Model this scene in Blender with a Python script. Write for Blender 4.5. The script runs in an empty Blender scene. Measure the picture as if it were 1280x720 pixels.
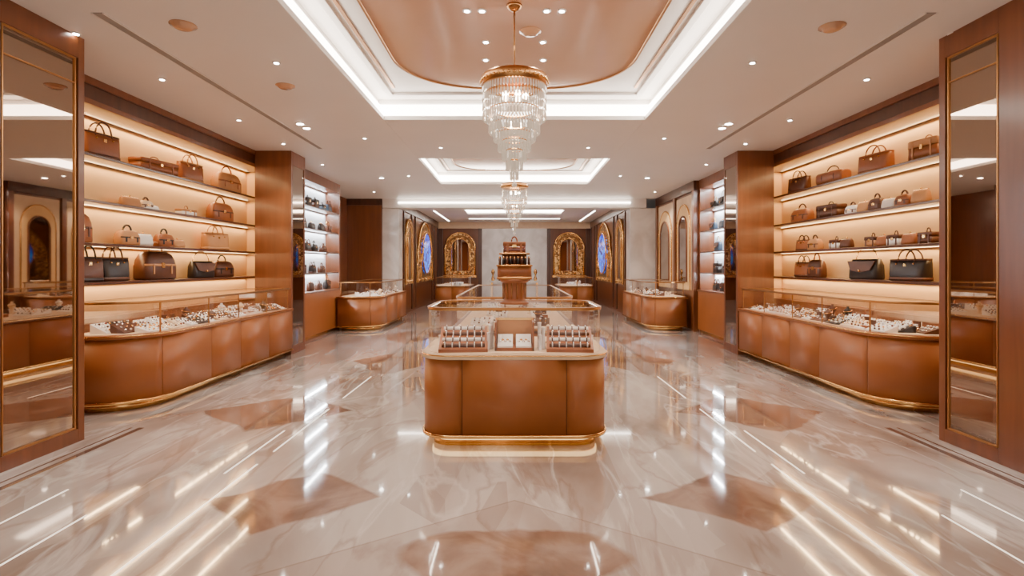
import bpy, bmesh, math, random
from mathutils import Vector, Matrix
random.seed(7)
scene = bpy.context.scene
pi = math.pi

# ------------------------------------------------------------------ materials
def new_mat(name):
    m = bpy.data.materials.new(name); m.use_nodes = True
    nt = m.node_tree
    return m, nt, nt.nodes['Principled BSDF']

def mat(name, col, rough=0.5, metal=0.0, emit=None, es=0.0, var=0.12, scale=6.0, coat=0.0, bump=0.0):
    m, nt, p = new_mat(name)
    p.inputs['Roughness'].default_value = rough
    p.inputs['Metallic'].default_value = metal
    p.inputs['Coat Weight'].default_value = coat
    p.inputs['Coat Roughness'].default_value = 0.08
    tc = nt.nodes.new('ShaderNodeTexCoord')
    n = nt.nodes.new('ShaderNodeTexNoise'); n.inputs['Scale'].default_value = scale
    n.inputs['Detail'].default_value = 4
    nt.links.new(tc.outputs['Object'], n.inputs['Vector'])
    r = nt.nodes.new('ShaderNodeValToRGB')
    r.color_ramp.elements[0].position = 0.3; r.color_ramp.elements[1].position = 0.7
    r.color_ramp.elements[0].color = (col[0]*(1-var), col[1]*(1-var), col[2]*(1-var), 1)
    r.color_ramp.elements[1].color = (min(1,col[0]*(1+var)), min(1,col[1]*(1+var)), min(1,col[2]*(1+var)), 1)
    nt.links.new(n.outputs['Fac'], r.inputs['Fac'])
    nt.links.new(r.outputs['Color'], p.inputs['Base Color'])
    if bump > 0:
        n2 = nt.nodes.new('ShaderNodeTexNoise'); n2.inputs['Scale'].default_value = 180
        nt.links.new(tc.outputs['Object'], n2.inputs['Vector'])
        b = nt.nodes.new('ShaderNodeBump'); b.inputs['Strength'].default_value = bump; b.inputs['Distance'].default_value = 0.003
        nt.links.new(n2.outputs['Fac'], b.inputs['Height']); nt.links.new(b.outputs['Normal'], p.inputs['Normal'])
    if emit:
        p.inputs['Emission Color'].default_value = (*emit, 1)
        p.inputs['Emission Strength'].default_value = es
    return m

def wood_mat(name, c1, c2, rough=0.3, coat=0.3):
    m, nt, p = new_mat(name)
    tc = nt.nodes.new('ShaderNodeTexCoord'); mp = nt.nodes.new('ShaderNodeMapping')
    mp.inputs['Scale'].default_value = (5, 5, 0.4)
    n = nt.nodes.new('ShaderNodeTexNoise'); n.inputs['Scale'].default_value = 2.2; n.inputs['Detail'].default_value = 5; n.inputs['Distortion'].default_value = 0.4
    r = nt.nodes.new('ShaderNodeValToRGB')
    r.color_ramp.elements[0].position = 0.3; r.color_ramp.elements[1].position = 0.72
    r.color_ramp.elements[0].color = (*c1, 1); r.color_ramp.elements[1].color = (*c2, 1)
    nt.links.new(tc.outputs['Object'], mp.inputs['Vector']); nt.links.new(mp.outputs['Vector'], n.inputs['Vector'])
    nt.links.new(n.outputs['Fac'], r.inputs['Fac']); nt.links.new(r.outputs['Color'], p.inputs['Base Color'])
    p.inputs['Roughness'].default_value = rough; p.inputs['Coat Weight'].default_value = coat; p.inputs['Coat Roughness'].default_value = 0.15
    return m

def glass_mat(name, tint=(1,1,1), refl=(1,1,1), base=0.03, k=0.55):
    m = bpy.data.materials.new(name); m.use_nodes = True
    nt = m.node_tree; nt.nodes.clear()
    o = nt.nodes.new('ShaderNodeOutputMaterial'); mx = nt.nodes.new('ShaderNodeMixShader')
    t = nt.nodes.new('ShaderNodeBsdfTransparent'); g = nt.nodes.new('ShaderNodeBsdfGlossy')
    t.inputs['Color'].default_value = (*tint, 1); g.inputs['Color'].default_value = (*refl, 1); g.inputs['Roughness'].default_value = 0.02
    f = nt.nodes.new('ShaderNodeLayerWeight'); f.inputs['Blend'].default_value = 0.5
    pw = nt.nodes.new('ShaderNodeMath'); pw.operation = 'POWER'; pw.inputs[1].default_value = 4.0
    a = nt.nodes.new('ShaderNodeMath'); a.operation = 'MULTIPLY_ADD'; a.inputs[1].default_value = k; a.inputs[2].default_value = base; a.use_clamp = True
    nt.links.new(f.outputs['Facing'], pw.inputs[0]); nt.links.new(pw.outputs[0], a.inputs[0]); nt.links.new(a.outputs[0], mx.inputs[0])
    nt.links.new(t.outputs[0], mx.inputs[1]); nt.links.new(g.outputs[0], mx.inputs[2]); nt.links.new(mx.outputs[0], o.inputs[0])
    return m

def emis(name, col, s):
    return mat(name, (0.8,0.8,0.8), 0.5, emit=col, es=s, var=0.02)

M = {}
M['leather'] = mat('tan_leather', (0.335,0.105,0.024), 0.40, var=0.06, scale=3, bump=0.15)
M['seam'] = mat('seam_dark', (0.10,0.028,0.007), 0.6)
M['wood'] = wood_mat('caramel_wood', (0.160,0.046,0.012), (0.215,0.064,0.018))
M['woodd'] = wood_mat('dark_walnut', (0.060,0.017,0.005), (0.10,0.029,0.009))
M['gold'] = mat('brushed_gold', (0.90,0.52,0.18), 0.20, 1.0, var=0.06)
M['brass'] = mat('brass_dark', (0.45,0.22,0.08), 0.3, 1.0, var=0.1)
M['cream'] = mat('cream_suede', (0.80,0.60,0.40), 0.7, var=0.05)
M['niche'] = mat('niche_backing', (0.90,0.60,0.29), 0.8, var=0.04, scale=1.5)
M['nicheW'] = mat('niche_white_backing', (0.85,0.88,0.92), 0.6, var=0.03)
M['white'] = mat('ceiling_paint', (0.80,0.755,0.715), 0.42, var=0.02, scale=1)
M['slot'] = mat('air_slot', (0.30,0.27,0.25), 0.6)
M['copper'] = mat('peach_lacquer', (0.60,0.33,0.185), 0.16, 0.10, var=0.04, scale=1, coat=0.5)
M['led'] = emis('led_strip', (1.0,0.90,0.79), 15.0)
M['ledw'] = emis('led_warm', (1.0,0.60,0.22), 3.5)
M['casefill'] = emis('case_fill_glow', (1.0,0.90,0.78), 26.0)  # added fill glow for the jewellery in the cases
M['spot'] = emis('downlight_lens', (1.0,0.93,0.84), 55.0)
M['streak'] = emis('glowing_streak', (1.0,0.84,0.66), 2.0)
M['glass'] = glass_mat('case_glass', (0.985,0.978,0.97))
M['mirror'] = mat('bronze_mirror', (0.42,0.34,0.28), 0.02, 1.0, var=0.02, scale=1)
M['black'] = mat('black_leather', (0.018,0.010,0.008), 0.35, var=0.3)
M['dbrown'] = mat('dark_brown_leather', (0.10,0.030,0.010), 0.38, var=0.2)
M['mbrown'] = mat('cognac_leather', (0.30,0.092,0.024), 0.4, var=0.15)
M['tan'] = mat('light_tan_leather', (0.52,0.24,0.085), 0.45, var=0.1)
M['bluegrey'] = mat('blue_grey', (0.07,0.11,0.17), 0.35)
M['silver'] = mat('silver_gem', (0.9,0.9,0.92), 0.12, 1.0, var=0.05)
M['gem'] = mat('gem_dark', (0.16,0.035,0.02), 0.1, var=0.4, coat=1)
M['pad'] = mat('ivory_pad', (0.88,0.83,0.78), 0.6, var=0.04)

def mosaic(name, cols, scale, metal, rough, es=0):
    m, nt, p = new_mat(name)
    tc = nt.nodes.new('ShaderNodeTexCoord'); v = nt.nodes.new('ShaderNodeTexVoronoi'); v.inputs['Scale'].default_value = scale
    r = nt.nodes.new('ShaderNodeValToRGB'); r.color_ramp.interpolation = 'CONSTANT'
    sep = nt.nodes.new('ShaderNodeSeparateColor')
    nt.links.new(tc.outputs['Object'], v.inputs['Vector']); nt.links.new(v.outputs['Color'], sep.inputs[0]); nt.links.new(sep.outputs[0], r.inputs['Fac'])
    els = r.color_ramp.elements
    els[0].color = (*cols[0],1); els[0].position = 0; els[1].color = (*cols[1],1); els[1].position = 1/len(cols)
    for i,c in enumerate(cols[2:]):
        e = els.new((i+2)/len(cols)); e.color = (*c,1)
    nt.links.new(r.outputs['Color'], p.inputs['Base Color'])
    p.inputs['Metallic'].default_value = metal; p.inputs['Roughness'].default_value = rough
    if es:
        nt.links.new(r.outputs['Color'], p.inputs['Emission Color']); p.inputs['Emission Strength'].default_value = es
    return m
M['goldmos'] = mosaic('ornate_gold', [(0.65,0.34,0.10),(0.18,0.07,0.02),(0.85,0.52,0.2),(0.35,0.15,0.04)], 14, 0.6, 0.3, 0.08)
M['bluemos'] = mosaic('blue_stained_glass', [(0.0,0.03,0.5),(0.0,0.10,0.9),(0.02,0.25,1.0),(0.0,0.01,0.15)], 7, 0.0, 0.15, 1.3)  # self-glow put into the glass colour so the blue reads brighter

def crystal():
    m = bpy.data.materials.new('crystal'); m.use_nodes = True
    nt = m.node_tree; nt.nodes.clear()
    o = nt.nodes.new('ShaderNodeOutputMaterial')
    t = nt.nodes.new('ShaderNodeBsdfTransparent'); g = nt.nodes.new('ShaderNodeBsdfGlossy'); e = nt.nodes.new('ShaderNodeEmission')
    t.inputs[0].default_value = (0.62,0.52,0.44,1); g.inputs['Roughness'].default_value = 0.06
    e.inputs[0].default_value = (1,0.80,0.60,1); e.inputs[1].default_value = 1.3  # warm self-glow mixed into the crystal to brighten it
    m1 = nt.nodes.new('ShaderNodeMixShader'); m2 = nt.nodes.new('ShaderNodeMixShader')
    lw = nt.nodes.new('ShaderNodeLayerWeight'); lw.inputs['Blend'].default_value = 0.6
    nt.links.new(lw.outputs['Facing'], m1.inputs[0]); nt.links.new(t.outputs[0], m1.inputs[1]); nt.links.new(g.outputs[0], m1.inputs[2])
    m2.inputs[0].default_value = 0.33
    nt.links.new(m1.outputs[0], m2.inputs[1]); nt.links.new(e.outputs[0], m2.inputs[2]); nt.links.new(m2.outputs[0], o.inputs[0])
    return m
M['crystal'] = crystal()

def marble(name, c1, c2):
    m, nt, p = new_mat(name)
    tc = nt.nodes.new('ShaderNodeTexCoord')
    n = nt.nodes.new('ShaderNodeTexNoise'); n.inputs['Scale'].default_value = 1.1; n.inputs['Detail'].default_value = 9; n.inputs['Distortion'].default_value = 1.6
    r = nt.nodes.new('ShaderNodeValToRGB')
    r.color_ramp.elements[0].position=0.3; r.color_ramp.elements[1].position=0.7
    r.color_ramp.elements[0].color=(*c1,1); r.color_ramp.elements[1].color=(*c2,1)
    nt.links.new(tc.outputs['Object'], n.inputs['Vector']); nt.links.new(n.outputs['Fac'], r.inputs['Fac'])
    nt.links.new(r.outputs['Color'], p.inputs['Base Color'])
    p.inputs['Roughness'].default_value = 0.15
    return m
M['marblew'] = marble('white_marble', (0.62,0.57,0.53), (0.84,0.80,0.77))

def floor_material():
    m, nt, p = new_mat('polished_marble_floor')
    L = nt.links.new
    def math_(op, a, b=None, clamp=False):
        n = nt.nodes.new('ShaderNodeMath'); n.operation = op; n.use_clamp = clamp
        for i, v in enumerate((a, b)):
            if v is None: continue
            if isinstance(v, (int, float)): n.inputs[i].default_value = v
            else: L(v, n.inputs[i])
        return n.outputs[0]
    def mix(f, a, b):
        n = nt.nodes.new('ShaderNodeMix'); n.data_type = 'RGBA'
        if isinstance(f,(int,float)): n.inputs[0].default_value = f
        else: L(f, n.inputs[0])
        for i, v in ((6,a),(7,b)):
            if isinstance(v, tuple): n.inputs[i].default_value = (*v,1)
            else: L(v, n.inputs[i])
        return n.outputs[2]
    def noise(scale, detail, dist, off=(0,0,0), sc=(1,1,1), rot=0):
        mp = nt.nodes.new('ShaderNodeMapping'); mp.inputs['Location'].default_value = off; mp.inputs['Scale'].default_value = sc
        mp.inputs['Rotation'].default_value = (0,0,rot)
        L(tc.outputs['Object'], mp.inputs['Vector'])
        n = nt.nodes.new('ShaderNodeTexNoise'); n.inputs['Scale'].default_value = scale; n.inputs['Detail'].default_value = detail; n.inputs['Distortion'].default_value = dist
        L(mp.outputs[0], n.inputs['Vector'])
        return n.outputs['Fac']
    def ramp(f, stops):
        r = nt.nodes.new('ShaderNodeValToRGB'); e = r.color_ramp.elements
        e[0].position, e[0].color = stops[0][0], (*stops[0][1],1)
        e[1].position, e[1].color = stops[-1][0], (*stops[-1][1],1)
        for s in stops[1:-1]:
            x = e.new(s[0]); x.color = (*s[1],1)
        L(f, r.inputs['Fac']); return r.outputs['Color']
    tc = nt.nodes.new('ShaderNodeTexCoord')
    sep = nt.nodes.new('ShaderNodeSeparateXYZ'); L(tc.outputs['Object'], sep.inputs[0])
    X, Y = sep.outputs[0], sep.outputs[1]
    nA = noise(0.75, 6, 0.8, sc=(1.3,0.5,1), rot=0.8)
    base = ramp(nA, [(0.34,(0.29,0.22,0.185)),(0.45,(0.45,0.375,0.335)),(0.54,(0.60,0.54,0.50)),(0.66,(0.76,0.72,0.69))])
    for rot,amt,colr in ((0.75,0.45,(0.32,0.235,0.195)),(-0.75,0.45,(0.78,0.745,0.715)),(0.3,0.30,(0.44,0.35,0.305))):
        v = nt.nodes.new('ShaderNodeTexVoronoi'); v.inputs['Scale'].default_value = 1.0; v.inputs['Randomness'].default_value=1.0
        mp = nt.nodes.new('ShaderNodeMapping'); mp.inputs['Scale'].default_value=(2.4,0.6,1); mp.inputs['Rotation'].default_value=(0,0,rot); mp.inputs['Location'].default_value=(rot*5,2,0)
        L(tc.outputs['Object'], mp.inputs['Vector']); L(mp.outputs[0], v.inputs['Vector'])
        sc = nt.nodes.new('ShaderNodeSeparateColor'); L(v.outputs['Color'], sc.inputs[0])
        f = math_('MULTIPLY', math_('SUBTRACT', sc.outputs[0], 0.4), amt*1.6, True)
        base = mix(f, base, colr)
    nV = noise(1.1, 7, 1.2, off=(3,1,0), sc=(1.6,0.4,1), rot=-0.7)
    vein = math_('SUBTRACT', 1.0, math_('MULTIPLY', math_('ABSOLUTE', math_('SUBTRACT', nV, 0.5)), 30.0), True)
    base = mix(math_('MULTIPLY', vein, 0.6), base, (0.86,0.83,0.80))
    nW = noise(0.8, 7, 1.0, off=(8,4,0), sc=(1.5,0.5,1), rot=0.8)
    vein2 = math_('SUBTRACT', 1.0, math_('MULTIPLY', math_('ABSOLUTE', math_('SUBTRACT', nW, 0.48)), 40.0), True)
    base = mix(math_('MULTIPLY', vein2, 0.38), base, (0.26,0.155,0.11))
    d1 = math_('MULTIPLY', math_('SUBTRACT', noise(1.3,7,0.1,off=(1,7,0)), 0.5), 0.35)
    d2 = math_('MULTIPLY', math_('SUBTRACT', noise(1.3,7,0.1,off=(9,2,0)), 0.5), 0.35)
    XX = math_('ADD', X, d1); YY = math_('ADD', Y, d2)
    dia = [(-2.6,6.0,0.85,0.75),(-1.52,3.76,0.62,0.50),(1.52,3.76,0.62,0.50),(2.6,6.0,0.85,0.75),(-1.95,9.2,0.8,1.2),(1.95,9.2,0.8,1.2),
           (-2.3,12.5,0.8,1.4),(2.3,12.5,0.8,1.4),(0,15.5,0.9,1.4),(-3.1,2.6,0.5,0.5),(3.1,2.6,0.5,0.5),(-1.5,1.2,0.6,0.6),(1.5,1.2,0.6,0.6)]
    acc = None
    for cx,cy,a,b in dia:
        dx = math_('MULTIPLY', math_('ABSOLUTE', math_('SUBTRACT', XX, cx)), 1/a)
        dy = math_('MULTIPLY', math_('ABSOLUTE', math_('SUBTRACT', YY, cy)), 1/b)
        mk = math_('MULTIPLY', math_('SUBTRACT', 1.0, math_('ADD', dx, dy)), 12.0, True)
        acc = mk if acc is None else math_('MAXIMUM', acc, mk)
    nB = noise(1.6, 8, 1.2, off=(5,5,0))
    brown = ramp(nB, [(0.35,(0.165,0.080,0.049)),(0.5,(0.27,0.150,0.100)),(0.66,(0.42,0.28,0.215))])
    base = mix(math_('MULTIPLY', acc, 0.85), base, brown)
    ax = math_('ABSOLUTE', X); ay = math_('ABSOLUTE', math_('SUBTRACT', Y, 2.3))
    rh = math_('ADD', math_('MULTIPLY', ax, 1/2.1), math_('MULTIPLY', ay, 1/1.42))
    line = math_('LESS_THAN', math_('ABSOLUTE', math_('SUBTRACT', rh, 1.0)), 0.006)
    inside = math_('LESS_THAN', rh, 1.0)
    base = mix(math_('MULTIPLY', inside, 0.40), base, (0.40,0.31,0.265))
    ex = math_('MULTIPLY', math_('MULTIPLY', XX, XX), 1/0.42); ey_ = math_('SUBTRACT', YY, 3.02); ey = math_('MULTIPLY', math_('MULTIPLY', ey_, ey_), 1/0.11)
    ov = math_('MULTIPLY', math_('SUBTRACT', 1.0, math_('ADD', ex, ey)), 6.0, True)
    base = mix(math_('MULTIPLY', ov, 0.9), base, brown)
    base = mix(math_('MULTIPLY', line, 0.35), base, (0.22,0.14,0.10))
    for off, w in ((3.70,0.030),(3.80,0.012)):
        l = math_('LESS_THAN', math_('ABSOLUTE', math_('SUBTRACT', ax, off)), w)
        l = math_('MULTIPLY', l, math_('LESS_THAN', Y, 5.4))
        base = mix(math_('MULTIPLY', l, 0.85), base, (0.06,0.03,0.02))
    L(base, p.inputs['Base Color'])
    p.inputs['Roughness'].default_value = 0.07
    p.inputs['Specular IOR Level'].default_value = 0.9
    p.inputs['Coat Weight'].default_value = 0.8; p.inputs['Coat Roughness'].default_value = 0.03
    return m
M['floor'] = floor_material()

# ------------------------------------------------------------------ builder
class B:
    def __init__(s, name):
        s.name = name; s.bm = bmesh.new(); s.mats = []; s.M = Matrix.Identity(4)
    def mi(s, k):
        if k not in s.mats: s.mats.append(k)
        return s.mats.index(k)
    def v(s, co): return s.bm.verts.new(s.M @ Vector(co))
    def f(s, vs, i, smooth=False):
        try:
            fc = s.bm.faces.new(vs); fc.material_index = i; fc.smooth = smooth
        except ValueError: pass
    def box(s, x0,x1,y0,y1,z0,z1, k):
        i = s.mi(k)
        if x0>x1: x0,x1=x1,x0
        p = [s.v((x,y,z)) for z in (z0,z1) for (x,y) in ((x0,y0),(x1,y0),(x1,y1),(x0,y1))]
        for q in ((3,2,1,0),(4,5,6,7),(0,1,5,4),(1,2,6,5),(2,3,7,6),(3,0,4,7)): s.f([p[a] for a in q], i)
    def prism(s, pts, z0, z1, k, smooth=False, top=None):
        i = s.mi(k); n=len(pts)
        a=[s.v((x,y,z0)) for x,y in pts]; b=[s.v((x,y,z1)) for x,y in (top or pts)]
        s.f(a[::-1], i); s.f(b, i)
        for j in range(n): s.f([a[j],a[(j+1)%n],b[(j+1)%n],b[j]], i, smooth)
    def loft(s, rings, k, smooth=True, cap=True):
        i=s.mi(k); R=[[s.v(p) for p in r] for r in rings]; n=len(R[0])
        for a,b in zip(R,R[1:]):
            for j in range(n): s.f([a[j],a[(j+1)%n],b[(j+1)%n],b[j]], i, smooth)
        if cap: s.f(R[0][::-1], i); s.f(R[-1], i)
    def lathe(s, prof, c, k, seg=24, smooth=True, cap=True):
        s.loft([[(c[0]+r*math.cos(2*pi*j/seg), c[1]+r*math.sin(2*pi*j/seg), c[2]+z) for j in range(seg)] for r,z in prof], k, smooth, cap)
    def tube(s, pts, r, k, seg=6, closed=False):
        i=s.mi(k); P=[Vector(p) for p in pts]; n=len(P); R=[]
        up=Vector((0,0,1))
        for a in range(n):
            if closed: t=(P[(a+1)%n]-P[a-1])
            else: t=P[min(a+1,n-1)]-P[max(a-1,0)]
            t.normalize()
            u=up if abs(t.dot(up))<0.95 else Vector((1,0,0))
            e1=t.cross(u).normalized(); e2=t.cross(e1).normalized()
            R.append([s.v(P[a]+(e1*math.cos(2*pi*j/seg)+e2*math.sin(2*pi*j/seg))*r) for j in range(seg)])
        m = n if closed else n-1
        for a in range(m):
            A=R[a]; C=R[(a+1)%n]
            for j in range(seg): s.f([A[j],A[(j+1)%seg],C[(j+1)%seg],C[j]], i, True)
        if not closed: s.f(R[0][::-1], i); s.f(R[-1], i)
    def strip(s, path, t, z0, z1, k, closed=False, smooth=False, off=0.0):
        i=s.mi(k); P=[Vector(p) for p in path]; n=len(P); A=[];
        for a in range(n):
            if closed: d0=(P[a]-P[a-1]).normalized(); d1=(P[(a+1)%n]-P[a]).normalized()
            else:
                d1=(P[a+1]-P[a]).normalized() if a<n-1 else (P[a]-P[a-1]).normalized()
                d0=(P[a]-P[a-1]).normalized() if a>0 else d1
            nn=Vector((d0.y+d1.y, -(d0.x+d1.x))); 
            nn = nn.normalized()/max(0.5, math.sqrt(max(0.25,(1+d0.dot(d1))/2)))
            q0=P[a]+nn*off; q1=P[a]+nn*(off+t)
            A.append([s.v((q0.x,q0.y,z0)),s.v((q1.x,q1.y,z0)),s.v((q1.x,q1.y,z1)),s.v((q0.x,q0.y,z1))])
        m=n if closed else n-1
        for a in range(m):
            C=A[a]; D=A[(a+1)%n]
            for j in range(4): s.f([C[j],C[(j+1)%4],D[(j+1)%4],D[j]], i, smooth and j in (1,3))
        if not closed: s.f(A[0][::-1], i); s.f(A[-1], i)
    def sheet(s, path, z0, z1, k, closed=False):
        i=s.mi(k); a=[s.v((p[0],p[1],z0)) for p in path]; c=[s.v((p[0],p[1],z1)) for p in path]; n=len(a)
        for j in range(n if closed else n-1): s.f([a[j],a[(j+1)%n],c[(j+1)%n],c[j]], i, True)
    def plate(s, pts, z, k):
        s.f([s.v((x,y,z)) for x,y in pts], s.mi(k))
    def sphere(s, c, r, k, seg=10, rings=6, sc=(1,1,1)):
        s.loft([[(c[0]+sc[0]*max(r*math.sin(pi*a/rings),1e-4)*math.cos(2*pi*j/seg), c[1]+sc[1]*max(r*math.sin(pi*a/rings),1e-4)*math.sin(2*pi*j/seg), c[2]-sc[2]*r*math.cos(pi*a/rings)) for j in range(seg)] for a in range(rings+1)], k)
    def done(s, bevel=0.0, parent=None):
        bmesh.ops.recalc_face_normals(s.bm, faces=s.bm.faces)
        me=bpy.data.meshes.new(s.name); s.bm.to_mesh(me); s.bm.free()
        for k in s.mats: me.materials.append(M[k])
        o=bpy.data.objects.new(s.name, me); scene.collection.objects.link(o)
        if bevel:
            b=o.modifiers.new('bevel','BEVEL'); b.width=bevel; b.segments=2; b.limit_method='ANGLE'; b.angle_limit=0.7
        if parent: o.parent=parent
        return o

def rrect(x0,x1,y0,y1,r,seg=8):
    pts=[]
    for cx,cy,a0 in ((x1-r,y0+r,-pi/2),(x1-r,y1-r,0),(x0+r,y1-r,pi/2),(x0+r,y0+r,pi)):
        for j in range(seg+1):
            a=a0+pi/2*j/seg; pts.append((cx+r*math.cos(a),cy+r*math.sin(a)))
    return pts

def inset(pts, d):
    n=len(pts); out=[]; P=[Vector(p) for p in pts]
    for a in range(n):
        d0=(P[a]-P[a-1]).normalized(); d1=(P[(a+1)%n]-P[a]).normalized()
        nn=Vector((d0.y+d1.y,-(d0.x+d1.x))).normalized()/max(0.5, math.sqrt(max(0.25,(1+d0.dot(d1))/2)))
        out.append(tuple(P[a]-nn*d))
    return out

def section(path, s0, s1):
    P=[Vector(p) for p in path]; out=[]; acc=0
    for a,b in zip(P,P[1:]):
        l=(b-a).length
        if l<1e-9: continue
        lo=max(s0,acc); hi=min(s1,acc+l)
        if lo<hi:
            p=a+(b-a)*((lo-acc)/l); q=a+(b-a)*((hi-acc)/l)
            if not out or (out[-1]-p).length>1e-5: out.append(p)
            out.append(q)
        acc+=l
    return [tuple(p) for p in out]
def plen(path): return sum((Vector(b)-Vector(a)).length for a,b in zip(path,path[1:]))

# ------------------------------------------------------------------ room
CZ=3.70; UZ=4.02; YB=26.0; XW=5.2; Y0=-3.5
b=B('floor'); b.box(-XW-0.2,XW+0.2,Y0,YB+0.3,-0.15,0,'floor'); b.done()

coffers=[(-2.0,7.8),(10.6,13.9),(18.0,22.0)]; HW=1.87
b=B('ceiling')
b.box(-XW-0.2,-HW,Y0,YB+0.3,CZ,CZ+0.06,'white'); b.box(HW,XW+0.2,Y0,YB+0.3,CZ,CZ+0.06,'white')
ys=[Y0]+[v for c in coffers for v in c]+[YB+0.3]
for a in range(0,len(ys),2): b.box(-HW,HW,ys[a],ys[a+1],CZ,CZ+0.06,'white')
for y0,y1 in coffers:
    R=HW+0.10
    b.box(-R-0.1,R+0.1,y0-0.2,y1+0.2,UZ,UZ+0.08,'white')
    b.box(-R-0.1,-R,y0-0.2,y1+0.2,CZ+0.06,UZ,'white'); b.box(R,R+0.1,y0-0.2,y1+0.2,CZ+0.06,UZ,'white')
    b.box(-R,R,y0-0.2,y0-0.1,CZ+0.06,UZ,'white'); b.box(-R,R,y1+0.1,y1+0.2,CZ+0.06,UZ,'white')
    b.box(-1.78,-1.70,y0+0.14,y1-0.14,UZ-0.03,UZ,'white'); b.box(1.70,1.78,y0+0.14,y1-0.14,UZ-0.03,UZ,'white')
    b.box(-1.70,1.70,y1-0.22,y1-0.14,UZ-0.03,UZ,'white'); b.box(-1.70,1.70,y0+0.14,y0+0.22,UZ-0.03,UZ,'white')
b.done(0.006)
b=B('cove_light_strip')
for y0,y1 in coffers:
    z0,z1=CZ+0.09,CZ+0.24; R=HW+0.095
    b.box(-R,-R+0.02,y0-0.08,y1+0.08,z0,z1,'led'); b.box(R-0.02,R,y0-0.08,y1+0.08,z0,z1,'led')
    b.box(-R+0.02,R-0.02,y1+0.07,y1+0.09,z0,z1,'led'); b.box(-R+0.02,R-0.02,y0-0.09,y0-0.07,z0,z1,'led')
b.done()
b=B('trim_ceiling_peach_panel')
for (y0,y1,r) in ((-1.2,7.25,1.05),(11.0,13.45,0.9),(18.4,21.6,0.9)):
    b.prism(rrect(-1.38,1.38,y0,y1,r,16),UZ-0.045,UZ,'copper',True)
    b.strip(rrect(-1.38,1.38,y0,y1,r,16),0.02,UZ-0.06,UZ,'brass',closed=True,smooth=True)
b.done()
b=B('trim_ceiling_copper_line')
for (y0,y1) in ((-1.7,7.35),(10.85,13.65)):
    for s in (-1,1): b.box(s*1.615,s*1.65,y0,y1,UZ-0.012,UZ-0.001,'brass')
b.done()
b=B('ceiling_air_slot')
for s in (-1,1):
    b.box(s*3.41,s*3.49,4.5,9.7,CZ-0.006,CZ+0.001,'slot')
    b.box(s*3.395,s*3.41,4.5,9.7,CZ-0.010,CZ+0.001,'white'); b.box(s*3.49,s*3.505,4.5,9.7,CZ-0.010,CZ+0.001,'white')
b.done()
for (x,y,z) in ((-2.88,4.73,CZ),(-2.66,6.32,CZ),(2.78,4.76,CZ),(0.16,5.5,UZ-0.045)):
    b=B('ceiling_speaker'); b.lathe([(0.001,-0.035),(0.06,-0.035),(0.075,-0.028),(0.085,-0.012),(0.11,-0.006),(0.11,0)],(x,y,z),'copper',20); b.done()

dl=[]
for s in (-1,1):
    for y in (3.4,4.9,6.1,7.8,9.3,11.2,15.3): dl.append((s*3.95,y,CZ))
    for y in (5.6,8.9,12.6): dl.append((s*2.45,y,CZ))
    for y in (8.0,8.25,12.9): dl.append((s*3.15,y,CZ))
    dl.append((s*2.4,18.5,CZ))
    for x,y in ((0.30,5.05),(0.44,5.05),(0.30,5.75),(0.33,6.25)): dl.append((s*x,y,UZ-0.045))
    for x,y in ((1.3,9.6),): dl.append((s*x,y,CZ))
b=B('recessed_downlights')
for x,y,z in dl:
    r=0.024 if abs(abs(x)-3.15)>.01 else 0.05
    b.lathe([(r+0.018,0),(r+0.018,-0.008),(r,-0.008)],(x,y,z),'white',14,cap=True)
    b.lathe([(r,-0.009),(r,-0.012)],(x,y,z),'spot',12)
b.done()

b=B('wall_left'); b.box(-XW-0.15,-XW,Y0,YB+0.3,0,CZ,'wood'); b.done()
b=B('wall_right'); b.box(XW,XW+0.15,Y0,YB+0.3,0,CZ,'wood'); b.done()
b=B('wall_back')
b.box(-3.65,3.65,YB,YB+0.2,0,CZ,'wood')
b.box(-1.55,1.55,YB-0.06,YB,0,CZ,'marblew')
for s in (-1,1):
    b.box(s*1.55,s*1.72,YB-0.14,YB,0,CZ,'woodd'); b.box(s*3.42,s*3.65,YB-0.1,YB,0,CZ,'woodd')
b.box(-3.65,3.65,YB-0.16,YB,3.4,CZ,'cream')
b.done(0.004)
for s,nm in ((-1,'left'),(1,'right')):
    b=B('wall_rear_hall_'+nm)
    b.box(s*3.65,s*3.85,17.55,YB,0,CZ,'wood')
    for y in (17.9,19.3,20.0,24.0,24.6,25.7): b.box(s*3.61,s*3.65,y-0.06,y+0.06,0.1,CZ-0.15,'woodd')
    b.box(s*3.60,s*3.65,17.55,YB-0.2,CZ-0.28,CZ,'woodd')
    b.done(0.004)
b=B('ceiling_beam'); b.box(-4.1,4.1,16.9,17.5,3.42,CZ,'white'); b.box(-3.6,3.6,16.86,16.9,3.56,3.60,'led'); b.done()
b=B('trim_rear_light_line')
for s in (-1,1): b.box(s*3.0,s*3.06,20.5,25.2,CZ-0.01,CZ,'led')
b.box(-2.0,2.0,23.9,24.0,CZ-0.01,CZ,'led')
b.done()
for s in (-1,1):
    b=B('marble_column')
    x0,x1=(3.6,4.12) if s<0 else (3.6,4.4)
    b.box(s*x0,s*x1,16.95,17.5,0.14,3.41,'marblew'); b.box(s*(x0-0.03),s*(x1),16.92,17.5,0,0.14,'marblew')
    b.done(0.01)
b=B('wood_pillar_rear'); b.box(-5.2,-4.13,16.9,17.5,0,CZ,'wood'); b.box(-5.2,-4.11,16.87,17.5,0,0.12,'woodd'); b.box(-5.2,-4.11,16.87,17.5,CZ-0.2,CZ,'woodd'); b.done(0.006)

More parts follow.
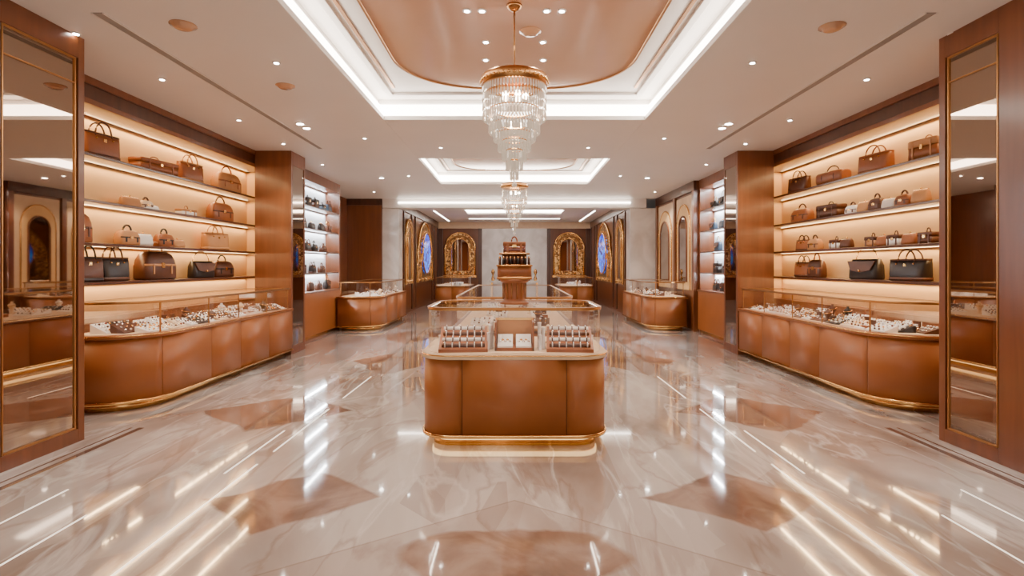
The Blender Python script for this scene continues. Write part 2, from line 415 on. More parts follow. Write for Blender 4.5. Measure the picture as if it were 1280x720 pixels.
b=B('arched_wall_display')
b.box(4.45,5.2,13.3,16.93,0,CZ,'wood')
for y in (13.36,14.95,16.8): b.box(4.38,4.45,y-0.06,y+0.09,0,CZ-0.22,'wood')
b.box(4.38,4.45,13.3,16.9,CZ-0.24,CZ,'woodd')
def arch_yz(y0,y1,zb,zt,n=16):
    cy=(y0+y1)/2; r=(y1-y0)/2; zs=zt-r
    return [(y0,zb)]+[(cy-r*math.cos(pi*j/n), zs+r*math.sin(pi*j/n)) for j in range(n+1)]+[(y1,zb)]
def arch_slab(b,x0,x1,y0,y1,zb,zt,k):
    pr=arch_yz(y0,y1,zb,zt); b.loft([[(x0,p[0],p[1]) for p in pr],[(x1,p[0],p[1]) for p in pr]],k,False)
for (y0,y1) in ((13.5,14.85),(15.1,16.7)):
    b.box(4.425,4.45,y0,y1,1.0,3.4,'cream')
    arch_slab(b,4.40,4.425,y0+0.15,y1-0.15,1.0,3.2,'niche')
    arch_slab(b,4.385,4.40,y0+0.35,y1-0.35,1.2,2.9,'mirror')
    pr=arch_yz(y0+0.15,y1-0.15,1.0,3.2); b.tube([(4.40,p[0],p[1]) for p in pr],0.02,'gold')
    pr=arch_yz(y0+0.35,y1-0.35,1.2,2.9); b.tube([(4.385,p[0],p[1]) for p in pr],0.025,'wood')
b.done(0.003)

# ------------------------------------------------------------------ lit shelf niches
SH=[2.88,2.36,1.87,1.42]
def area(name, loc, rot, sx, sy, e, col):
    l=bpy.data.lights.new(name,'AREA'); l.shape='RECTANGLE'; l.size=sx; l.size_y=sy; l.energy=e; l.color=col
    o=bpy.data.objects.new(name,l); o.location=loc; o.rotation_euler=rot; scene.collection.objects.link(o); return o
for s in (-1,1):
    b=B('lit_display_shelving')
    ya,yb=5.05,10.5
    b.box(s*5.14,s*5.2,ya,yb,0.0,CZ,'niche')
    b.box(s*4.72,s*5.14,ya,yb,3.40,CZ,'woodd')
    b.box(s*4.70,s*4.72,ya,9.86,3.40,3.46,'wood'); b.box(s*4.69,s*4.72,ya,9.86,3.62,CZ,'wood')
    b.box(s*4.72,s*5.14,ya,ya+0.05,0,3.4,'wood'); b.box(s*4.76,s*5.14,yb-0.05,yb,0,3.4,'niche')
    for z in SH:
        b.box(s*4.78,s*5.14,ya+0.05,yb-0.05,z-0.035,z,'woodd')
        b.box(s*4.772,s*4.78,ya+0.05,yb-0.05,z-0.035,z-0.004,'woodd')
    b.box(s*4.9,s*5.14,ya+0.05,yb-0.05,0,1.0,'wood')
    b.done(0.003)
    for z in [3.40]+[q-0.036 for q in SH]:
        area('shelf_led_light',(s*5.09,(ya+yb)/2,z-0.006),(0,s*0.35,0),0.035,5.2,27 if z<3.3 else 36,(1.0,0.63,0.30))
    ya,yb=(10.55,14.05) if s<0 else (10.55,13.27)
    b=B('white_lit_display_shelving')
    b.box(s*4.85,s*5.2,ya,yb,0,CZ,'nicheW')
    b.box(s*4.5,s*4.85,ya,yb,3.48,CZ,'wood')
    b.box(s*4.5,s*4.85,ya,ya+0.08,0,3.48,'wood'); b.box(s*4.5,s*4.85,yb-0.08,yb,0,3.48,'wood')
    b.box(s*4.45,s*4.85,ya+0.08,yb-0.08,0.08,1.0,'leather'); b.box(s*4.43,s*4.85,ya+0.08,yb-0.08,1.0,1.04,'wood')
    b.box(s*4.5,s*4.85,ya+0.08,yb-0.08,0,0.08,'gold')
    for z in (1.45,1.95,2.45,2.95):
        b.box(s*4.52,s*4.85,ya+0.08,yb-0.08,z-0.02,z,'woodd')
    b.done(0.003)
    for z in (3.47,2.92,2.42,1.92,1.42):
        area('shelf_led_light',(s*4.80,(ya+yb)/2,z),(0,s*0.3,0),0.04,yb-ya-0.3,38,(0.90,0.95,1.0))
    b=B('mirrored_pier')
    b.box(s*4.08,s*4.71,9.87,10.53,0,CZ,'wood')
    b.box(s*4.06,s*4.08,9.95,10.47,0.15,3.45,'mirror')
    b.box(s*4.05,s*4.08,9.87,9.95,0,CZ,'wood'); b.box(s*4.05,s*4.08,10.47,10.53,0,CZ,'wood')
    b.box(s*4.05,s*4.08,9.95,10.47,0,0.15,'wood'); b.box(s*4.05,s*4.08,9.95,10.47,3.45,CZ,'wood')
    b.done(0.004)
    b=B('mirror_pillar')
    X=3.99 if s<0 else 3.94
    m0,m1=(4.24,4.93) if s<0 else (4.44,4.93)
    y0,y1=(3.9,5.03)
    b.box(s*(X+0.03),s*5.2,y0,y1,0,CZ,'wood')
    b.box(s*(X-0.015),s*(X+0.03),y0,m0-0.03,0,CZ,'wood'); b.box(s*(X-0.015),s*(X+0.03),m1+0.03,y1,0,CZ,'wood')
    b.box(s*(X-0.015),s*(X+0.03),m0-0.03,m1+0.03,0,0.12,'wood'); b.box(s*(X-0.015),s*(X+0.03),m0-0.03,m1+0.03,3.50,CZ,'wood')
    b.box(s*(X+0.005),s*(X+0.03),m0,m1,0.14,3.48,'mirror')
    for (a,c,z0,z1) in ((m0-0.015,m0,0.12,3.5),(m1,m1+0.015,0.12,3.5),(m0,m1,0.12,0.14),(m0,m1,3.48,3.5),(m0,m1,3.26,3.272)):
        b.box(s*(X-0.008),s*(X+0.03),a,c,z0,z1,'brass')
    b.done(0.003)
    b=B('wall_panel_near'); b.box(s*4.5,s*5.2,Y0,3.88,0,CZ,'wood'); b.done(0.004)

# ------------------------------------------------------------------ counters
def jewelry(b, x0,x1,y0,y1,z, n, face, rnd, maxh=0.16):
    for i in range(n):
        cx=rnd.uniform(x0,x1); cy=y0+(y1-y0)*(i+0.5)/n+rnd.uniform(-.05,.05)
        T=Matrix.Translation((cx,cy,z)) @ Matrix.Rotation((pi/2*face)+rnd.uniform(-.2,.2),4,'Z')
        b.M=T
        w=rnd.uniform(0.10,0.17); kind=rnd.random()
        if kind<0.74:
            k=rnd.choice(['pad','pad','pad','pad','pad','dbrown','cream','black'])
            h=rnd.uniform(.05,.11)
            b.loft([[(-w,-.09,0),(w,-.09,0),(w,.09,0),(-w,.09,0)],[(-w,-.09,.012),(w,-.09,.012),(w,.09,h),(-w,.09,h)]],k,False)
            lightk=k in('mbrown','dbrown','black')
            for q in range(12):
                u=(q%4-1.5)*w*0.45; vv=(-0.055,0,0.055)[q//4]; zz=.012+(h-.012)*(vv+.09)/.18+0.008
                b.sphere((u,vv,zz),.013,rnd.choice(['gold','silver','pad'] if lightk else ['gold','gem','dbrown','silver','silver']),6,4)
        elif kind<0.86:
            hh=rnd.uniform(.12,maxh+.04)
            b.lathe([(.05,0),(.05,.01),(.02,.015),(.03,hh*.4),(.055,hh*.62),(.05,hh*.75),(.018,hh*.88),(.018,hh)],(0,0,0),rnd.choice(['pad','cream','dbrown','black']),10)
            b.tube([(.052*math.cos(a),.052*math.sin(a),hh*.68+.012*math.sin(a)) for a in [2*pi*j/12 for j in range(12)]],.005,'gold',5,True)
        else:
            b.box(-.05,.05,-.05,.05,0,.045,rnd.choice(['dbrown','mbrown','mbrown']))
            b.box(-.05,.05,.045,.06,.045,.11,'dbrown'); b.box(-.04,.04,-.04,.04,.045,.05,'pad')
            b.tube([(.016*math.cos(a),0,.066+.016*math.sin(a)) for a in [2*pi*j/10 for j in range(10)]],.004,'gold',5,True)
        b.M=Matrix.Identity(4)

def counter(name, outline, front, zb, zt, seams, rimk='leather', deck='cream', plinth=0.1, led=True, island=False, rail='brass'):  # led switches the added fill strip inside the case
    b=B(name)
    b.prism(inset(outline,0.085),0,plinth,'gold',True)
    if island: b.strip(inset(outline,0.055),0.012,plinth-0.045,plinth-0.005,'ledw',closed=True,smooth=True,off=-0.03)
    b.prism(inset(outline,0.012),plinth,zb,'seam',True)
    L=plen(front); cuts=[0]+[q*L for q in seams]+[L]
    for a,c in zip(cuts,cuts[1:]):
        b.strip(section(front,a+0.003,c-0.003),0.012,plinth+0.004,zb-0.004,'leather',smooth=True,off=-0.012)
    b.prism(inset(outline,-0.018),zb,zb+0.045,rimk,True)
    b.strip(inset(outline,-0.018),0.006,zb+0.028,zb+0.040,'gold',closed=True,smooth=True)
    b.strip(inset(outline,-0.004),0.012,plinth-0.012,plinth+0.02,'gold',closed=True,smooth=True)
    b.prism(inset(outline,0.05),zb+0.045,zb+0.05,deck,True)
    b.sheet(inset(outline,0.038),zb+0.045,zt-0.026,'glass',closed=True)
    b.plate(inset(outline,0.055),zt-0.003,'glass')
    # rail: fascia + top flange, glow strip added beneath to brighten the contents
    b.strip(inset(outline,0.044),0.014,zt-0.028,zt-0.006,rail,closed=True,smooth=True)
    b.strip(inset(outline,0.062),0.034,zt-0.006,zt,rail,closed=True,smooth=True)
    if led:
        fl=plen(front); sec=section(front,0.08,fl-0.08)
        b.strip(sec,0.010,zt-0.011,zt-0.0065,'casefill',off=-0.057)
    # slim glass-joint posts
    for q in ([0.02]+list(seams)+[0.98]):
        sc=section(front,q*L-.01,q*L+.01)
        if len(sc)>=2: b.strip([sc[0],sc[-1]],0.006,zb+0.045,zt-0.02,rail,off=-0.040) if not island else None
    return b

rn=random.Random(3)
ol=rrect(-.83,.83,4.78,6.0,.26,10)
fp=[(-.83,6.0-.26)]+[p for p in ol[33:44]]+[p for p in ol[0:11]]+[(.83,6.0-.26)]
def seam_at_x(path,xs):
    out=[];acc=0;L=plen(path)
    for a,c in zip(path,path[1:]):
        l=(Vector(c)-Vector(a)).length
        for x in xs:
            if a[1]<4.8 and c[1]<4.8 and a[0]<=x<c[0]: out.append((acc+l*(x-a[0])/(c[0]-a[0]))/L)
        acc+=l
    return sorted(out)
sm=seam_at_x(fp,(-.46,.46))
b=counter('jewelry_island_counter',ol,fp,0.78,1.235,[0.12]+sm+[0.88],rimk='cream',island=True,rail='brass')
Zd=0.83
def ring_tray(cx,cy,w,d,k1,light,rotz=0):
    b.M=Matrix.Translation((cx,cy,Zd)) @ Matrix.Rotation(rotz,4,'Z')
    z0,z1=.03,.19
    b.loft([[(-w,-d,0),(w,-d,0),(w,d,0),(-w,d,0)],[(-w,-d,z0),(w,-d,z0),(w,d,z1),(-w,d,z1)]],k1,False)
    for j in range(4):
        v=-d+2*d*(j+.5)/4; z=z0+(z1-z0)*(v+d)/(2*d)
        b.tube([(-w*.88,v,z+.004),(w*.88,v,z+.004)],.021,light if j%2 else 'dbrown',8)
        for q in range(6):
            u=-w*.75+w*1.5*q/5
            b.tube([(u,v+.024*math.cos(a),z+.006+.026*math.sin(a)) for a in [2*pi*t/10 for t in range(10)]],.007,'pad' if j%2==0 else 'dbrown',5,True)
            b.sphere((u,v-.012,z+.03),.011,'silver',6,4)
    b.M=Matrix.Identity(4)
ring_tray(-.47,5.06,.22,.20,'mbrown','pad',.06)
ring_tray(.51,5.06,.21,.20,'mbrown','pad',-.06)
b.box(-.18,.18,4.94,5.22,Zd,Zd+.03,'mbrown')
for x in (-.18,.165): b.box(x,x+.015,4.94,5.22,Zd,Zd+.26,'mbrown')
b.box(-.18,.18,5.205,5.22,Zd,Zd+.28,'mbrown'); b.box(-.165,.165,5.195,5.205,Zd+.03,Zd+.26,'tan')
b.box(-.18,.18,5.19,5.22,Zd+.26,Zd+.28,'gold')
for x in (-.085,.085):
    b.loft([[(x-.07,4.95,Zd+.03),(x+.07,4.95,Zd+.03),(x+.07,5.15,Zd+.03),(x-.07,5.15,Zd+.03)],[(x-.07,4.95,Zd+.045),(x+.07,4.95,Zd+.045),(x+.07,5.15,Zd+.13),(x-.07,5.15,Zd+.13)]],'pad',False)
    for q in range(5):
        b.sphere((x-.045+.0225*q,5.02+.03*(q%2),Zd+.075+.012*(q%2)),.013,'gold' if q%2 else 'silver',8,5)
for x,y,h in ((-.235,5.02,.16),(-.225,5.12,.22),(.235,5.0,.14),(.27,5.08,.20),(.235,5.14,.24),(-.215,5.22,.24),(-.72,5.3,.10),(.75,5.3,.10)):
    b.lathe([(.022,0),(.022,.008),(.017,.012),(.017,h-.01),(.021,h),(.001,h+.005)],(x,y,Zd),'pad',10)
for x in (-.55,-.3,.34,.58):
    b.lathe([(.04,0),(.04,.01),(.014,.02),(.016,.08),(.045,.12),(.038,.16),(.014,.18),(.001,.19)],(x,5.48,Zd),'cream',12)
    b.tube([(x+.045*math.cos(a),5.48+.045*math.sin(a),Zd+.13+.015*math.sin(a)) for a in [2*pi*j/14 for j in range(14)]],.005,'gold',5,True)
b.done()

ol=rrect(-.78,.78,6.75,11.4,.26,8)
fp2=[(-.78,11.1)]+ol[27:36]+ol[0:9]+[(.78,11.1)]
b=counter('long_island_counter',ol,fp2,0.78,1.22,[.15,.3,.45,.55,.7,.85],rimk='wood',led=False,island=True)
jewelry(b,-.5,-.2,7.0,11.2,Zd,12,0,rn); jewelry(b,.2,.5,7.0,11.2,Zd,12,0,rn)
b.done()

def wall_counter(name,s,xf,xb,y0,y1,r,seams,nj,rn):
    n=10; arc=[(xf+r-r*math.cos(a), y0+r-r*math.sin(a)) for a in [pi/2*j/n for j in range(n+1)]]
    front=[(xf,y1)]+arc+[(xb,y0)]
    pts=front+[(xb,y1)]
    if s<0:
        pts=[(-x,y) for x,y in pts][::-1]; front=[(-x,y) for x,y in front][::-1]
        seams=[1-q for q in seams][::-1]
    b=counter(name,pts,front,0.80,1.21,seams,rimk='leather')
    jewelry(b,s*(xf+.16),s*(xf+.20),y0+r*.6,y1-.15,.85,nj,-s,rn)
    jewelry(b,s*(xf+.36),s*(xf+.40),y0+.3,y1-.15,.85,nj,-s,rn)
    jewelry(b,s*(xf+.56),s*(xf+.60),y0+.2,y1-.15,.85,nj,-s,rn,.22)
    b.done()
wall_counter('jewelry_wall_counter',-1,4.02,4.88,5.85,9.83,.62,[.2,.4,.57,.78],20,rn)
wall_counter('jewelry_wall_counter',1,4.06,4.88,5.85,9.83,.62,[.2,.4,.57,.78],20,rn)
wall_counter('jewelry_side_counter',-1,3.35,4.40,13.5,16.8,.55,[.3,.6,.8],10,rn)
wall_counter('jewelry_side_counter',1,3.35,4.28,13.5,16.8,.55,[.3,.6,.8],10,rn)
for s in (-1,1):
    x0,x1=(1.75,3.1) if s>0 else (-3.1,-1.75)
    ol=rrect(x0,x1,21.0,23.6,.3,6)
    b=counter('rear_display_counter',ol,ol[21:28]+ol[0:7],.8,1.18,[.5],rimk='wood')
    jewelry(b,x0+.3,x1-.3,21.2,23.4,.85,8,0,rn); b.done()

b=B('tiered_display_stand')
c=(0.0,5.3,1.236)
b.lathe([(.14,0),(.14,.02),(.11,.03),(.10,.06),(.11,.2),(.14,.22),(.14,.239)],c,'mbrown',28)
for j in range(14):
    a=2*pi*j/14; b.tube([(c[0]+.112*math.cos(a),c[1]+.112*math.sin(a),c[2]+.05),(c[0]+.115*math.cos(a),c[1]+.115*math.sin(a),c[2]+.2)],.005,'brass',5)
b.prism(rrect(-.17,.17,5.17,5.43,.05,5),1.475,1.50,'brass',True)
b.prism(rrect(-.165,.165,5.175,5.425,.05,5),1.50,1.60,'mbrown',True)
b.prism(rrect(-.175,.175,5.165,5.435,.05,5),1.60,1.615,'brass',True)
for j in range(9):
    x=-.14+.035*j; b.lathe([(.013,0),(.010,.03),(.014,.05),(.004,.065)],(x,5.20,1.615),'black' if j%2 else 'dbrown',8); b.sphere((x,5.20,1.685),.009,'gold',6,4)
    b.lathe([(.013,0),(.010,.05),(.014,.07),(.004,.085)],(x,5.26,1.615),'dbrown',8)
b.prism(rrect(-.12,.12,5.29,5.42,.03,4),1.615,1.715,'dbrown',True)
b.prism(rrect(-.15,.15,5.27,5.43,.03,4),1.715,1.73,'brass',True)
b.done(0)

# ------------------------------------------------------------------ bags
def sup(hw,hd,z,n=20,e=0.35,oy=0):
    out=[]
    for j in range(n):
        a=2*pi*j/n; ca,sa=math.cos(a),math.sin(a)
        out.append((hw*math.copysign(abs(ca)**e,ca), oy+hd*math.copysign(abs(sa)**e,sa), z))
    return out
def bag(kind,x,y,z,w,h,d,k,rot=0.0,trim='dbrown',name='handbag'):
    b=B(name); hw,hd=w/2,d/2
    if kind=='tote':
        rings=[sup(hw*.90,hd*.9,0),sup(hw*.94,hd,.012),sup(hw*.96,hd,h*.3),sup(hw,hd*.8,h*.75),sup(hw*1.04,hd*.5,h)]
        b.loft(rings,k)
        b.loft([sup(hw*.975,hd*1.03,0.004),sup(hw*.975,hd*1.03,h*.16)],trim)
        b.loft([sup(hw*1.035,hd*.62,h*.93),sup(hw*1.05,hd*.55,h*1.005)],trim)
        for sy in (-1,1):
            b.tube([(hw*.48*math.cos(a)*-1, sy*hd*.55, h*.82+h*.62*math.sin(a)**.8 if math.sin(a)>0 else h*.82) for a in [pi*j/14 for j in range(15)]],.010,trim,7)
            for sx in (-1,1): b.sphere((sx*hw*.48,sy*hd*.82,h*.78),.012,'gold',7,5)
        b.box(-.02,.02,-hd*.86,-hd*.62,h*.66,h*.78,'gold')
    elif kind=='satchel':
        rings=[sup(hw*.95,hd*.9,0),sup(hw,hd,.02),sup(hw,hd,h*.45),sup(hw*.94,hd*.9,h*.7),sup(hw*.8,hd*.7,h*.9),sup(hw*.6,hd*.35,h)]
        b.loft(rings,k)
        b.loft([sup(hw*.99,hd*1.04,h*.48),sup(hw*.97,hd*1.0,h*.56)],trim)
        b.tube([(-hw*.42*math.cos(a),0,h*.93+h*.42*math.sin(a)) for a in [pi*j/12 for j in range(13)]],.012,trim,7)
        b.box(-.025,.025,-hd*1.08,-hd*.9,h*.42,h*.6,'gold')
        for sx in (-1,1): b.box(sx*hw*.55-.012,sx*hw*.55+.012,-hd*1.05,-hd*.9,h*.2,h*.55,trim)
    elif kind=='duffel':
        n=18; rings=[]
        for u,sc in ((-1,.72),(-.97,.9),(-.85,1),(0,1.02),(.85,1),(.97,.9),(1,.72)):
            rings.append([(u*hw, sc*hd*math.copysign(abs(math.cos(2*pi*j/n))**.6,math.cos(2*pi*j/n)), h/2+sc*h/2*math.copysign(abs(math.sin(2*pi*j/n))**.6,math.sin(2*pi*j/n))*(1 if math.sin(2*pi*j/n)>0 else 1/sc)) for j in range(n)])
        b.loft(rings,k)
        for sx in (-.45,.45):
            b.tube([(sx*hw,1.02*hd*math.cos(a),h/2+1.02*h/2*math.sin(a)) for a in [2*pi*j/18 for j in range(18)]],.010,trim,6,True)
        b.tube([(-hw*.45*math.cos(a),0,h*.95+h*.45*math.sin(a)) for a in [pi*j/12 for j in range(13)]],.010,trim,7)
        b.box(-hw*.8,hw*.8,-.006,.006,h*.995,h*1.02,'gold')
    elif kind=='box':
        b.loft([sup(hw,hd,0,e=.2),sup(hw,hd,h*.62,e=.2)],k)
        b.loft([sup(hw*1.02,hd*1.02,h*.64,e=.2),sup(hw*1.02,hd*1.02,h*.95,e=.2),sup(hw*.96,hd*.94,h,e=.2)],trim)
        b.box(-.02,.02,-hd*1.1,-hd*.98,h*.5,h*.74,'gold')
        for sx in (-1,1): b.box(sx*hw*.6-.01,sx*hw*.6+.01,-hd*1.06,-hd*.98,0.005,h*.9,trim)
        b.tube([(-hw*.25*math.cos(a),0,h+.05*math.sin(a)) for a in [pi*j/8 for j in range(9)]],.008,trim,6)
    elif kind=='flap':
        b.loft([sup(hw,hd*.9,0),sup(hw*1.02,hd,.02),sup(hw,hd*.9,h*.7),sup(hw*.9,hd*.55,h)],k)
        fl=[(-hw*.98,-hd*1.02,h*.9),(hw*.98,-hd*1.02,h*.9),(hw*.7,-hd*1.22,h*.45),(0,-hd*1.26,h*.33),(-hw*.7,-hd*1.22,h*.45)]
        b.loft([fl,[(p[0],p[1]+.012,p[2]) for p in fl]],trim,False)
        b.sphere((0,-hd*1.3,h*.42),.016,'gold',8,6)
        b.tube([(-hw*.8*math.cos(a),hd*.1,h*.85+h*.75*math.sin(a)) for a in [pi*j/14 for j in range(15)]],.007,'gold',6)
    elif kind=='clutch':
        b.loft([sup(hw*.95,hd*.9,0,e=.5),sup(hw,hd,h*.25,e=.5),sup(hw*.98,hd*.7,h*.8,e=.5),sup(hw*.9,hd*.3,h,e=.5)],k)
        b.box(-hw*.9,hw*.9,-.01,.01,h*.97,h*1.05,'gold'); b.sphere((0,0,h*1.1),.014,'gold',8,5)
    o=b.done(); o.location=(x,y,z+.001); o.rotation_euler=(0,0,rot); return o

S1,S2,S3,S4=SH
def lb(kind,y,z,w,h,d,k,trim='dbrown',j=0): bag(kind,-4.95,y,z,w,h,d,k,pi/2-.15+j,trim)
def rb(kind,y,z,w,h,d,k,trim='dbrown',j=0): bag(kind,4.95,y,z,w,h,d,k,-pi/2+.15+j,trim)
lb('tote',6.50,S1,.46,.30,.17,'mbrown','dbrown'); lb('box',7.48,S1,.66,.17,.22,'mbrown','mbrown'); lb('tote',8.30,S1,.46,.29,.16,'mbrown','tan'); lb('satchel',9.35,S1,.60,.32,.2,'tan','mbrown')
lb('clutch',7.0,S2,.28,.13,.12,'tan','gold'); lb('clutch',7.35,S2,.3,.07,.14,'pad'); lb('box',8.2,S2,.3,.10,.14,'pad','tan'); lb('satchel',9.15,S2,.52,.30,.18,'mbrown','dbrown')
lb('satchel',6.15,S3,.3,.33,.15,'mbrown'); lb('satchel',6.95,S3,.3,.19,.15,'tan','black'); lb('clutch',7.25,S3,.26,.16,.13,'pad'); lb('satchel',7.68,S3,.28,.19,.14,'mbrown','black'); lb('clutch',7.98,S3,.24,.12,.13,'tan'); lb('tote',9.0,S3,.54,.28,.18,'tan','tan')
lb('tote',6.26,S4,.38,.29,.2,'dbrown','black'); lb('tote',6.70,S4,.38,.29,.18,'black','dbrown'); lb('satchel',7.5,S4,.56,.38,.24,'dbrown','tan'); lb('satchel',7.3,S2,.2,.12,.1,'cream')
lb('flap',8.6,S4,.46,.26,.16,'black','dbrown'); lb('satchel',9.2,S4,.46,.27,.18,'dbrown','black')
rb('tote',9.45,S1,.48,.26,.16,'dbrown','dbrown'); rb('duffel',8.45,S1,.56,.2,.2,'mbrown','dbrown'); rb('tote',7.45,S1,.52,.26,.18,'mbrown','mbrown'); rb('box',6.50,S1,.4,.24,.2,'mbrown','tan')
rb('satchel',9.35,S2,.44,.23,.18,'mbrown'); rb('box',8.5,S2,.46,.2,.2,'dbrown','dbrown')
for i,(yy,kk) in enumerate(((7.95,'pad'),(7.68,'tan'),(7.42,'dbrown'),(7.16,'pad'),(6.9,'mbrown'),(6.62,'tan'))): rb('clutch' if i%2 else 'satchel',yy,S2,.22,.13+.02*(i%3),.13,kk)
rb('tote',9.3,S3,.30,.18,.14,'mbrown'); rb('satchel',8.95,S3,.26,.18,.14,'tan')
for i,(yy,kk) in enumerate(((8.35,'pad'),(8.1,'dbrown'),(7.5,'tan'),(7.28,'mbrown'),(7.05,'pad'),(6.8,'mbrown'),(6.5,'dbrown'))): rb('clutch' if i%2 else 'box',yy,S3,.2,.14,.13,kk)
rb('tote',9.3,S4,.36,.25,.16,'mbrown','dbrown'); rb('satchel',8.9,S4,.32,.29,.15,'dbrown','mbrown'); rb('flap',7.65,S4,.50,.28,.18,'black','dbrown'); rb('tote',6.80,S4,.52,.27,.2,'black','dbrown')
bag('box',0,5.35,1.73,.22,.11,.10,'gem',0,'mbrown')
for s in (-1,1):
    yb=13.9 if s<0 else 13.1
    for z in (1.45,1.95,2.45,2.95,1.04):
        y=10.9
        while y<yb-.2:
            k=rn.choice(['black','bluegrey','dbrown','black','dbrown']); kd=rn.choice(['tote','satchel','box','clutch','flap'])
            bag(kd,s*4.68,y,z,.28,rn.uniform(.15,.23),.12,k,-s*pi/2,rn.choice(['black','dbrown']))
            y+=rn.uniform(.4,.65)

# ------------------------------------------------------------------ chandeliers
def chandelier(x,y,ztop,zceil,sc=1.0,dens=1.0,vs=.84):
    b=B('crystal_chandelier')
    def z(v): return ztop-v*sc*vs
    b.tube([(x,y,zceil),(x,y,z(0))],.008,'brass',8)
    b.lathe([(.07,0),(.07,-.02),(.03,-.05),(.01,-.06)],(x,y,zceil),'brass',20)
    for j in range(10): b.sphere((x,y,z(0)+ (zceil-z(0))*(j+.5)/10),.011,'brass',8,5)
    R=.295*sc
    b.lathe([(.02,.03*sc),(.10*sc,.025*sc),(R*.8,.012*sc),(R,.0*sc),(R*1.02,-.02*sc),(R*1.02,-.09*sc),(R*.98,-.10*sc),(R*.96,-.02*sc)],(x,y,ztop),'brass',40,cap=False)
    for j in range(40):
        a=2*pi*j/40; b.sphere((x+R*1.03*math.cos(a),y+R*1.03*math.sin(a),ztop-.055*sc),.014*sc,'gold',6,4)
    tiers=[(.282,.10,.46,int(60*dens)),(.225,.34,.60,int(48*dens)),(.185,.48,.68,int(40*dens)),(.145,.58,.78,int(30*dens)),(.108,.66,.88,int(22*dens)),(.070,.76,.98,int(15*dens)),(.032,.86,1.08,int(9*dens))]
    for r,a0,a1,n in tiers:
        r*=sc
        b.tube([(x+r*math.cos(2*pi*j/32),y+r*math.sin(2*pi*j/32),z(a0)) for j in range(32)],.006*sc,'gold',5,True)
        for j in range(n):
            a=2*pi*(j+.5*(a0>.3))/n; px,py=x+r*math.cos(a),y+r*math.sin(a)
            m=4 if (a1-a0)>.3 else 2; seg=(a1-a0)/m
            for q in range(m):
                u0=a0+seg*q+.004; u1=a0+seg*(q+1)-.004; w=.0115*sc
                b.loft([[(px+ww*math.cos(2*pi*t/4+a),py+ww*math.sin(2*pi*t/4+a),z(uu)) for t in range(4)] for uu,ww in ((u1,.002),(u1-.02,w),(u0+.015,w*.8),(u0,.002))],'crystal',False)
    b.sphere((x,y,z(1.12)),.024*sc,'crystal',8,6)
    for j in range(5):
        a=2*pi*j/5; b.sphere((x+.1*sc*math.cos(a),y+.1*sc*math.sin(a),z(.2)),.03*sc,'spotb',8,6)
    for j in range(3):
        a=2*pi*j/3; b.sphere((x+.06*sc*math.cos(a),y+.06*sc*math.sin(a),z(.5)),.022*sc,'spotb',8,6)
    b.done()
    l=bpy.data.lights.new('chandelier_light','POINT'); l.energy=28; l.color=(1,.82,.62); l.shadow_soft_size=.1
    o=bpy.data.objects.new('chandelier_light',l); o.location=(x,y,z(.35)); scene.collection.objects.link(o)
M['spotb']=emis('chandelier_bulb',(1,.85,.65),25)
chandelier(0.0,4.95,3.325,UZ-.045,vs=.88)
chandelier(0.0,12.3,3.46,UZ-.045,1.0,.6,1.0)

# ------------------------------------------------------------------ rear hall ornaments
def ornate_arch(b, plane, pos, u0,u1,zb,zt, inner):
    def P(u,z,d):
        if plane=='y': return (u,pos-d,z)
        return (pos-math.copysign(d,pos),u,z)
    def slab(u0,u1,zb,zt,d0,d1,k):
        pr=arch_yz(u0,u1,zb,zt); b.loft([[P(p[0],p[1],d0) for p in pr],[P(p[0],p[1],d1) for p in pr]],k,False)
    slab(u0,u1,zb,zt,0.002,.05,'goldmos')
    w=(u1-u0)*.2
    slab(u0+w,u1-w,zb+.18,zt-w,.05,.06,inner)
    pr=arch_yz(u0,u1,zb,zt); b.tube([P(p[0],p[1],.05) for p in pr],.045,'gold',8)
    pr=arch_yz(u0+w,u1-w,zb+.18,zt-w); b.tube([P(p[0],p[1],.07) for p in pr],.03,'gold',8)
    pr=arch_yz(u0+w/2,u1-w/2,zb+.08,zt-w/2,24)
    for p in pr: b.sphere(P(p[0],p[1],.06),.055,'brass',8,5)
    for q in range(5): b.sphere(P(u0+(u1-u0)*(q+.5)/5,zb+.09,.06),.05,'gold',8,5)
for s in (-1,1):
    b=B('ornate_gold_arch_mirror'); ornate_arch(b,'y',YB,s*2.6-.72,s*2.6+.72,1.2,3.2,'mirror')
    b.box(s*2.6-.8,s*2.6+.8,YB-.3,YB,1.08,1.18,'gold'); b.done()
    b=B('ornate_gold_arch_panel'); ornate_arch(b,'x',s*3.65,20.2,23.8,1.0,3.35,'woodd')
    cy=22.0
    b.loft([[(s*(3.65-d),cy+.95*math.cos(2*pi*j/24),2.12+.82*math.sin(2*pi*j/24)) for j in range(24)] for d in (.05,.12)],'bluemos',False)
    b.tube([(s*3.54,cy+.95*math.cos(2*pi*j/24),2.12+.82*math.sin(2*pi*j/24)) for j in range(24)],.035,'gold',8,True)
    b.done()
    b=B('ornate_gold_arch_panel'); ornate_arch(b,'x',s*3.65,18.05,19.2,1.0,3.2,'woodd'); b.done()
b=B('rear_marble_console')
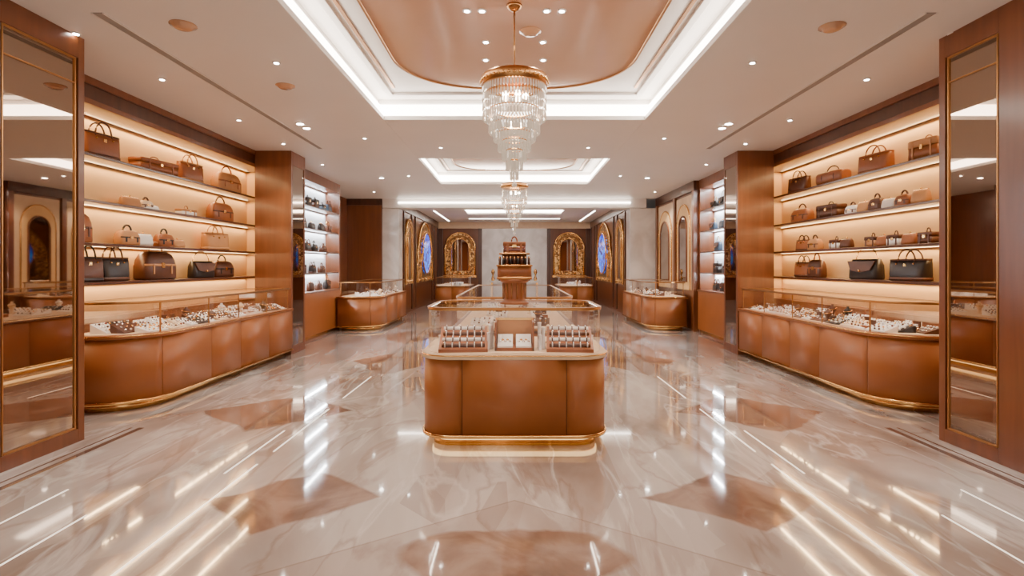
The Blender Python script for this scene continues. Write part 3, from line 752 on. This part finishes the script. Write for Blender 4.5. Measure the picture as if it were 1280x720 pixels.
b.box(-1.2,1.2,25.2,25.7,0.85,.93,'marblew')
for x in (-1.1,1.0): b.box(x,x+.1,25.25,25.65,0,.85,'gold')
for i in range(7): b.lathe([(.07,0),(.08,.1),(.03,.25),(.09,.4),(.06,.5),(.02,.55)],(-1+.33*i,25.4,.93),'dbrown' if i%2 else 'gold',12)
b.done()

b=B('floor_streak')  # thin self-glowing strips stand in for the pale streaks across the floor
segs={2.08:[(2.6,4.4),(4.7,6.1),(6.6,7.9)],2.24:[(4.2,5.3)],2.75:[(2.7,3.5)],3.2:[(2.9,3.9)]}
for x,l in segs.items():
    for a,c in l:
        for s in (-1,1): b.box(s*(x-.006),s*(x+.006),a,c,-.004,.0012,'streak')
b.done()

# ------------------------------------------------------------------ lights
def spot(x,y,z,e,ang=110,col=(1,.88,.75)):
    l=bpy.data.lights.new('downlight_lamp','SPOT'); l.energy=e; l.spot_size=math.radians(ang); l.spot_blend=.8; l.color=col; l.shadow_soft_size=.05
    o=bpy.data.objects.new('downlight_lamp',l); o.location=(x,y,z-.03); scene.collection.objects.link(o)
for s in (-1,1):
    for y in (3.4,6.1,7.8,9.3,13.2,15.3): spot(s*3.95,y,CZ,130,100)
    for y in (5.6,8.9,14.8): spot(s*2.45,y,CZ,95)
    for y in (18.5,22.5): spot(s*2.4,y,CZ,170,130)
    spot(s*.44,5.05,UZ-.045,140,80)
    spot(s*.5,12.6,UZ-.045,90)
    spot(s*2.45,2.0,CZ,100,120)
spot(0,24.5,CZ,110,120)

w=bpy.data.worlds.new('World'); scene.world=w; w.use_nodes=True
w.node_tree.nodes['Background'].inputs[0].default_value=(1.0,.92,.84,1); w.node_tree.nodes['Background'].inputs[1].default_value=1.05

cam=bpy.data.cameras.new('camera'); co=bpy.data.objects.new('camera',cam); scene.collection.objects.link(co)
co.location=(0,0,1.6); co.rotation_euler=(pi/2,0,0)
cam.sensor_width=36; cam.lens=680/1280*36; cam.shift_x=-3/1280; cam.shift_y=-27/1280; cam.clip_start=.05
scene.camera=co
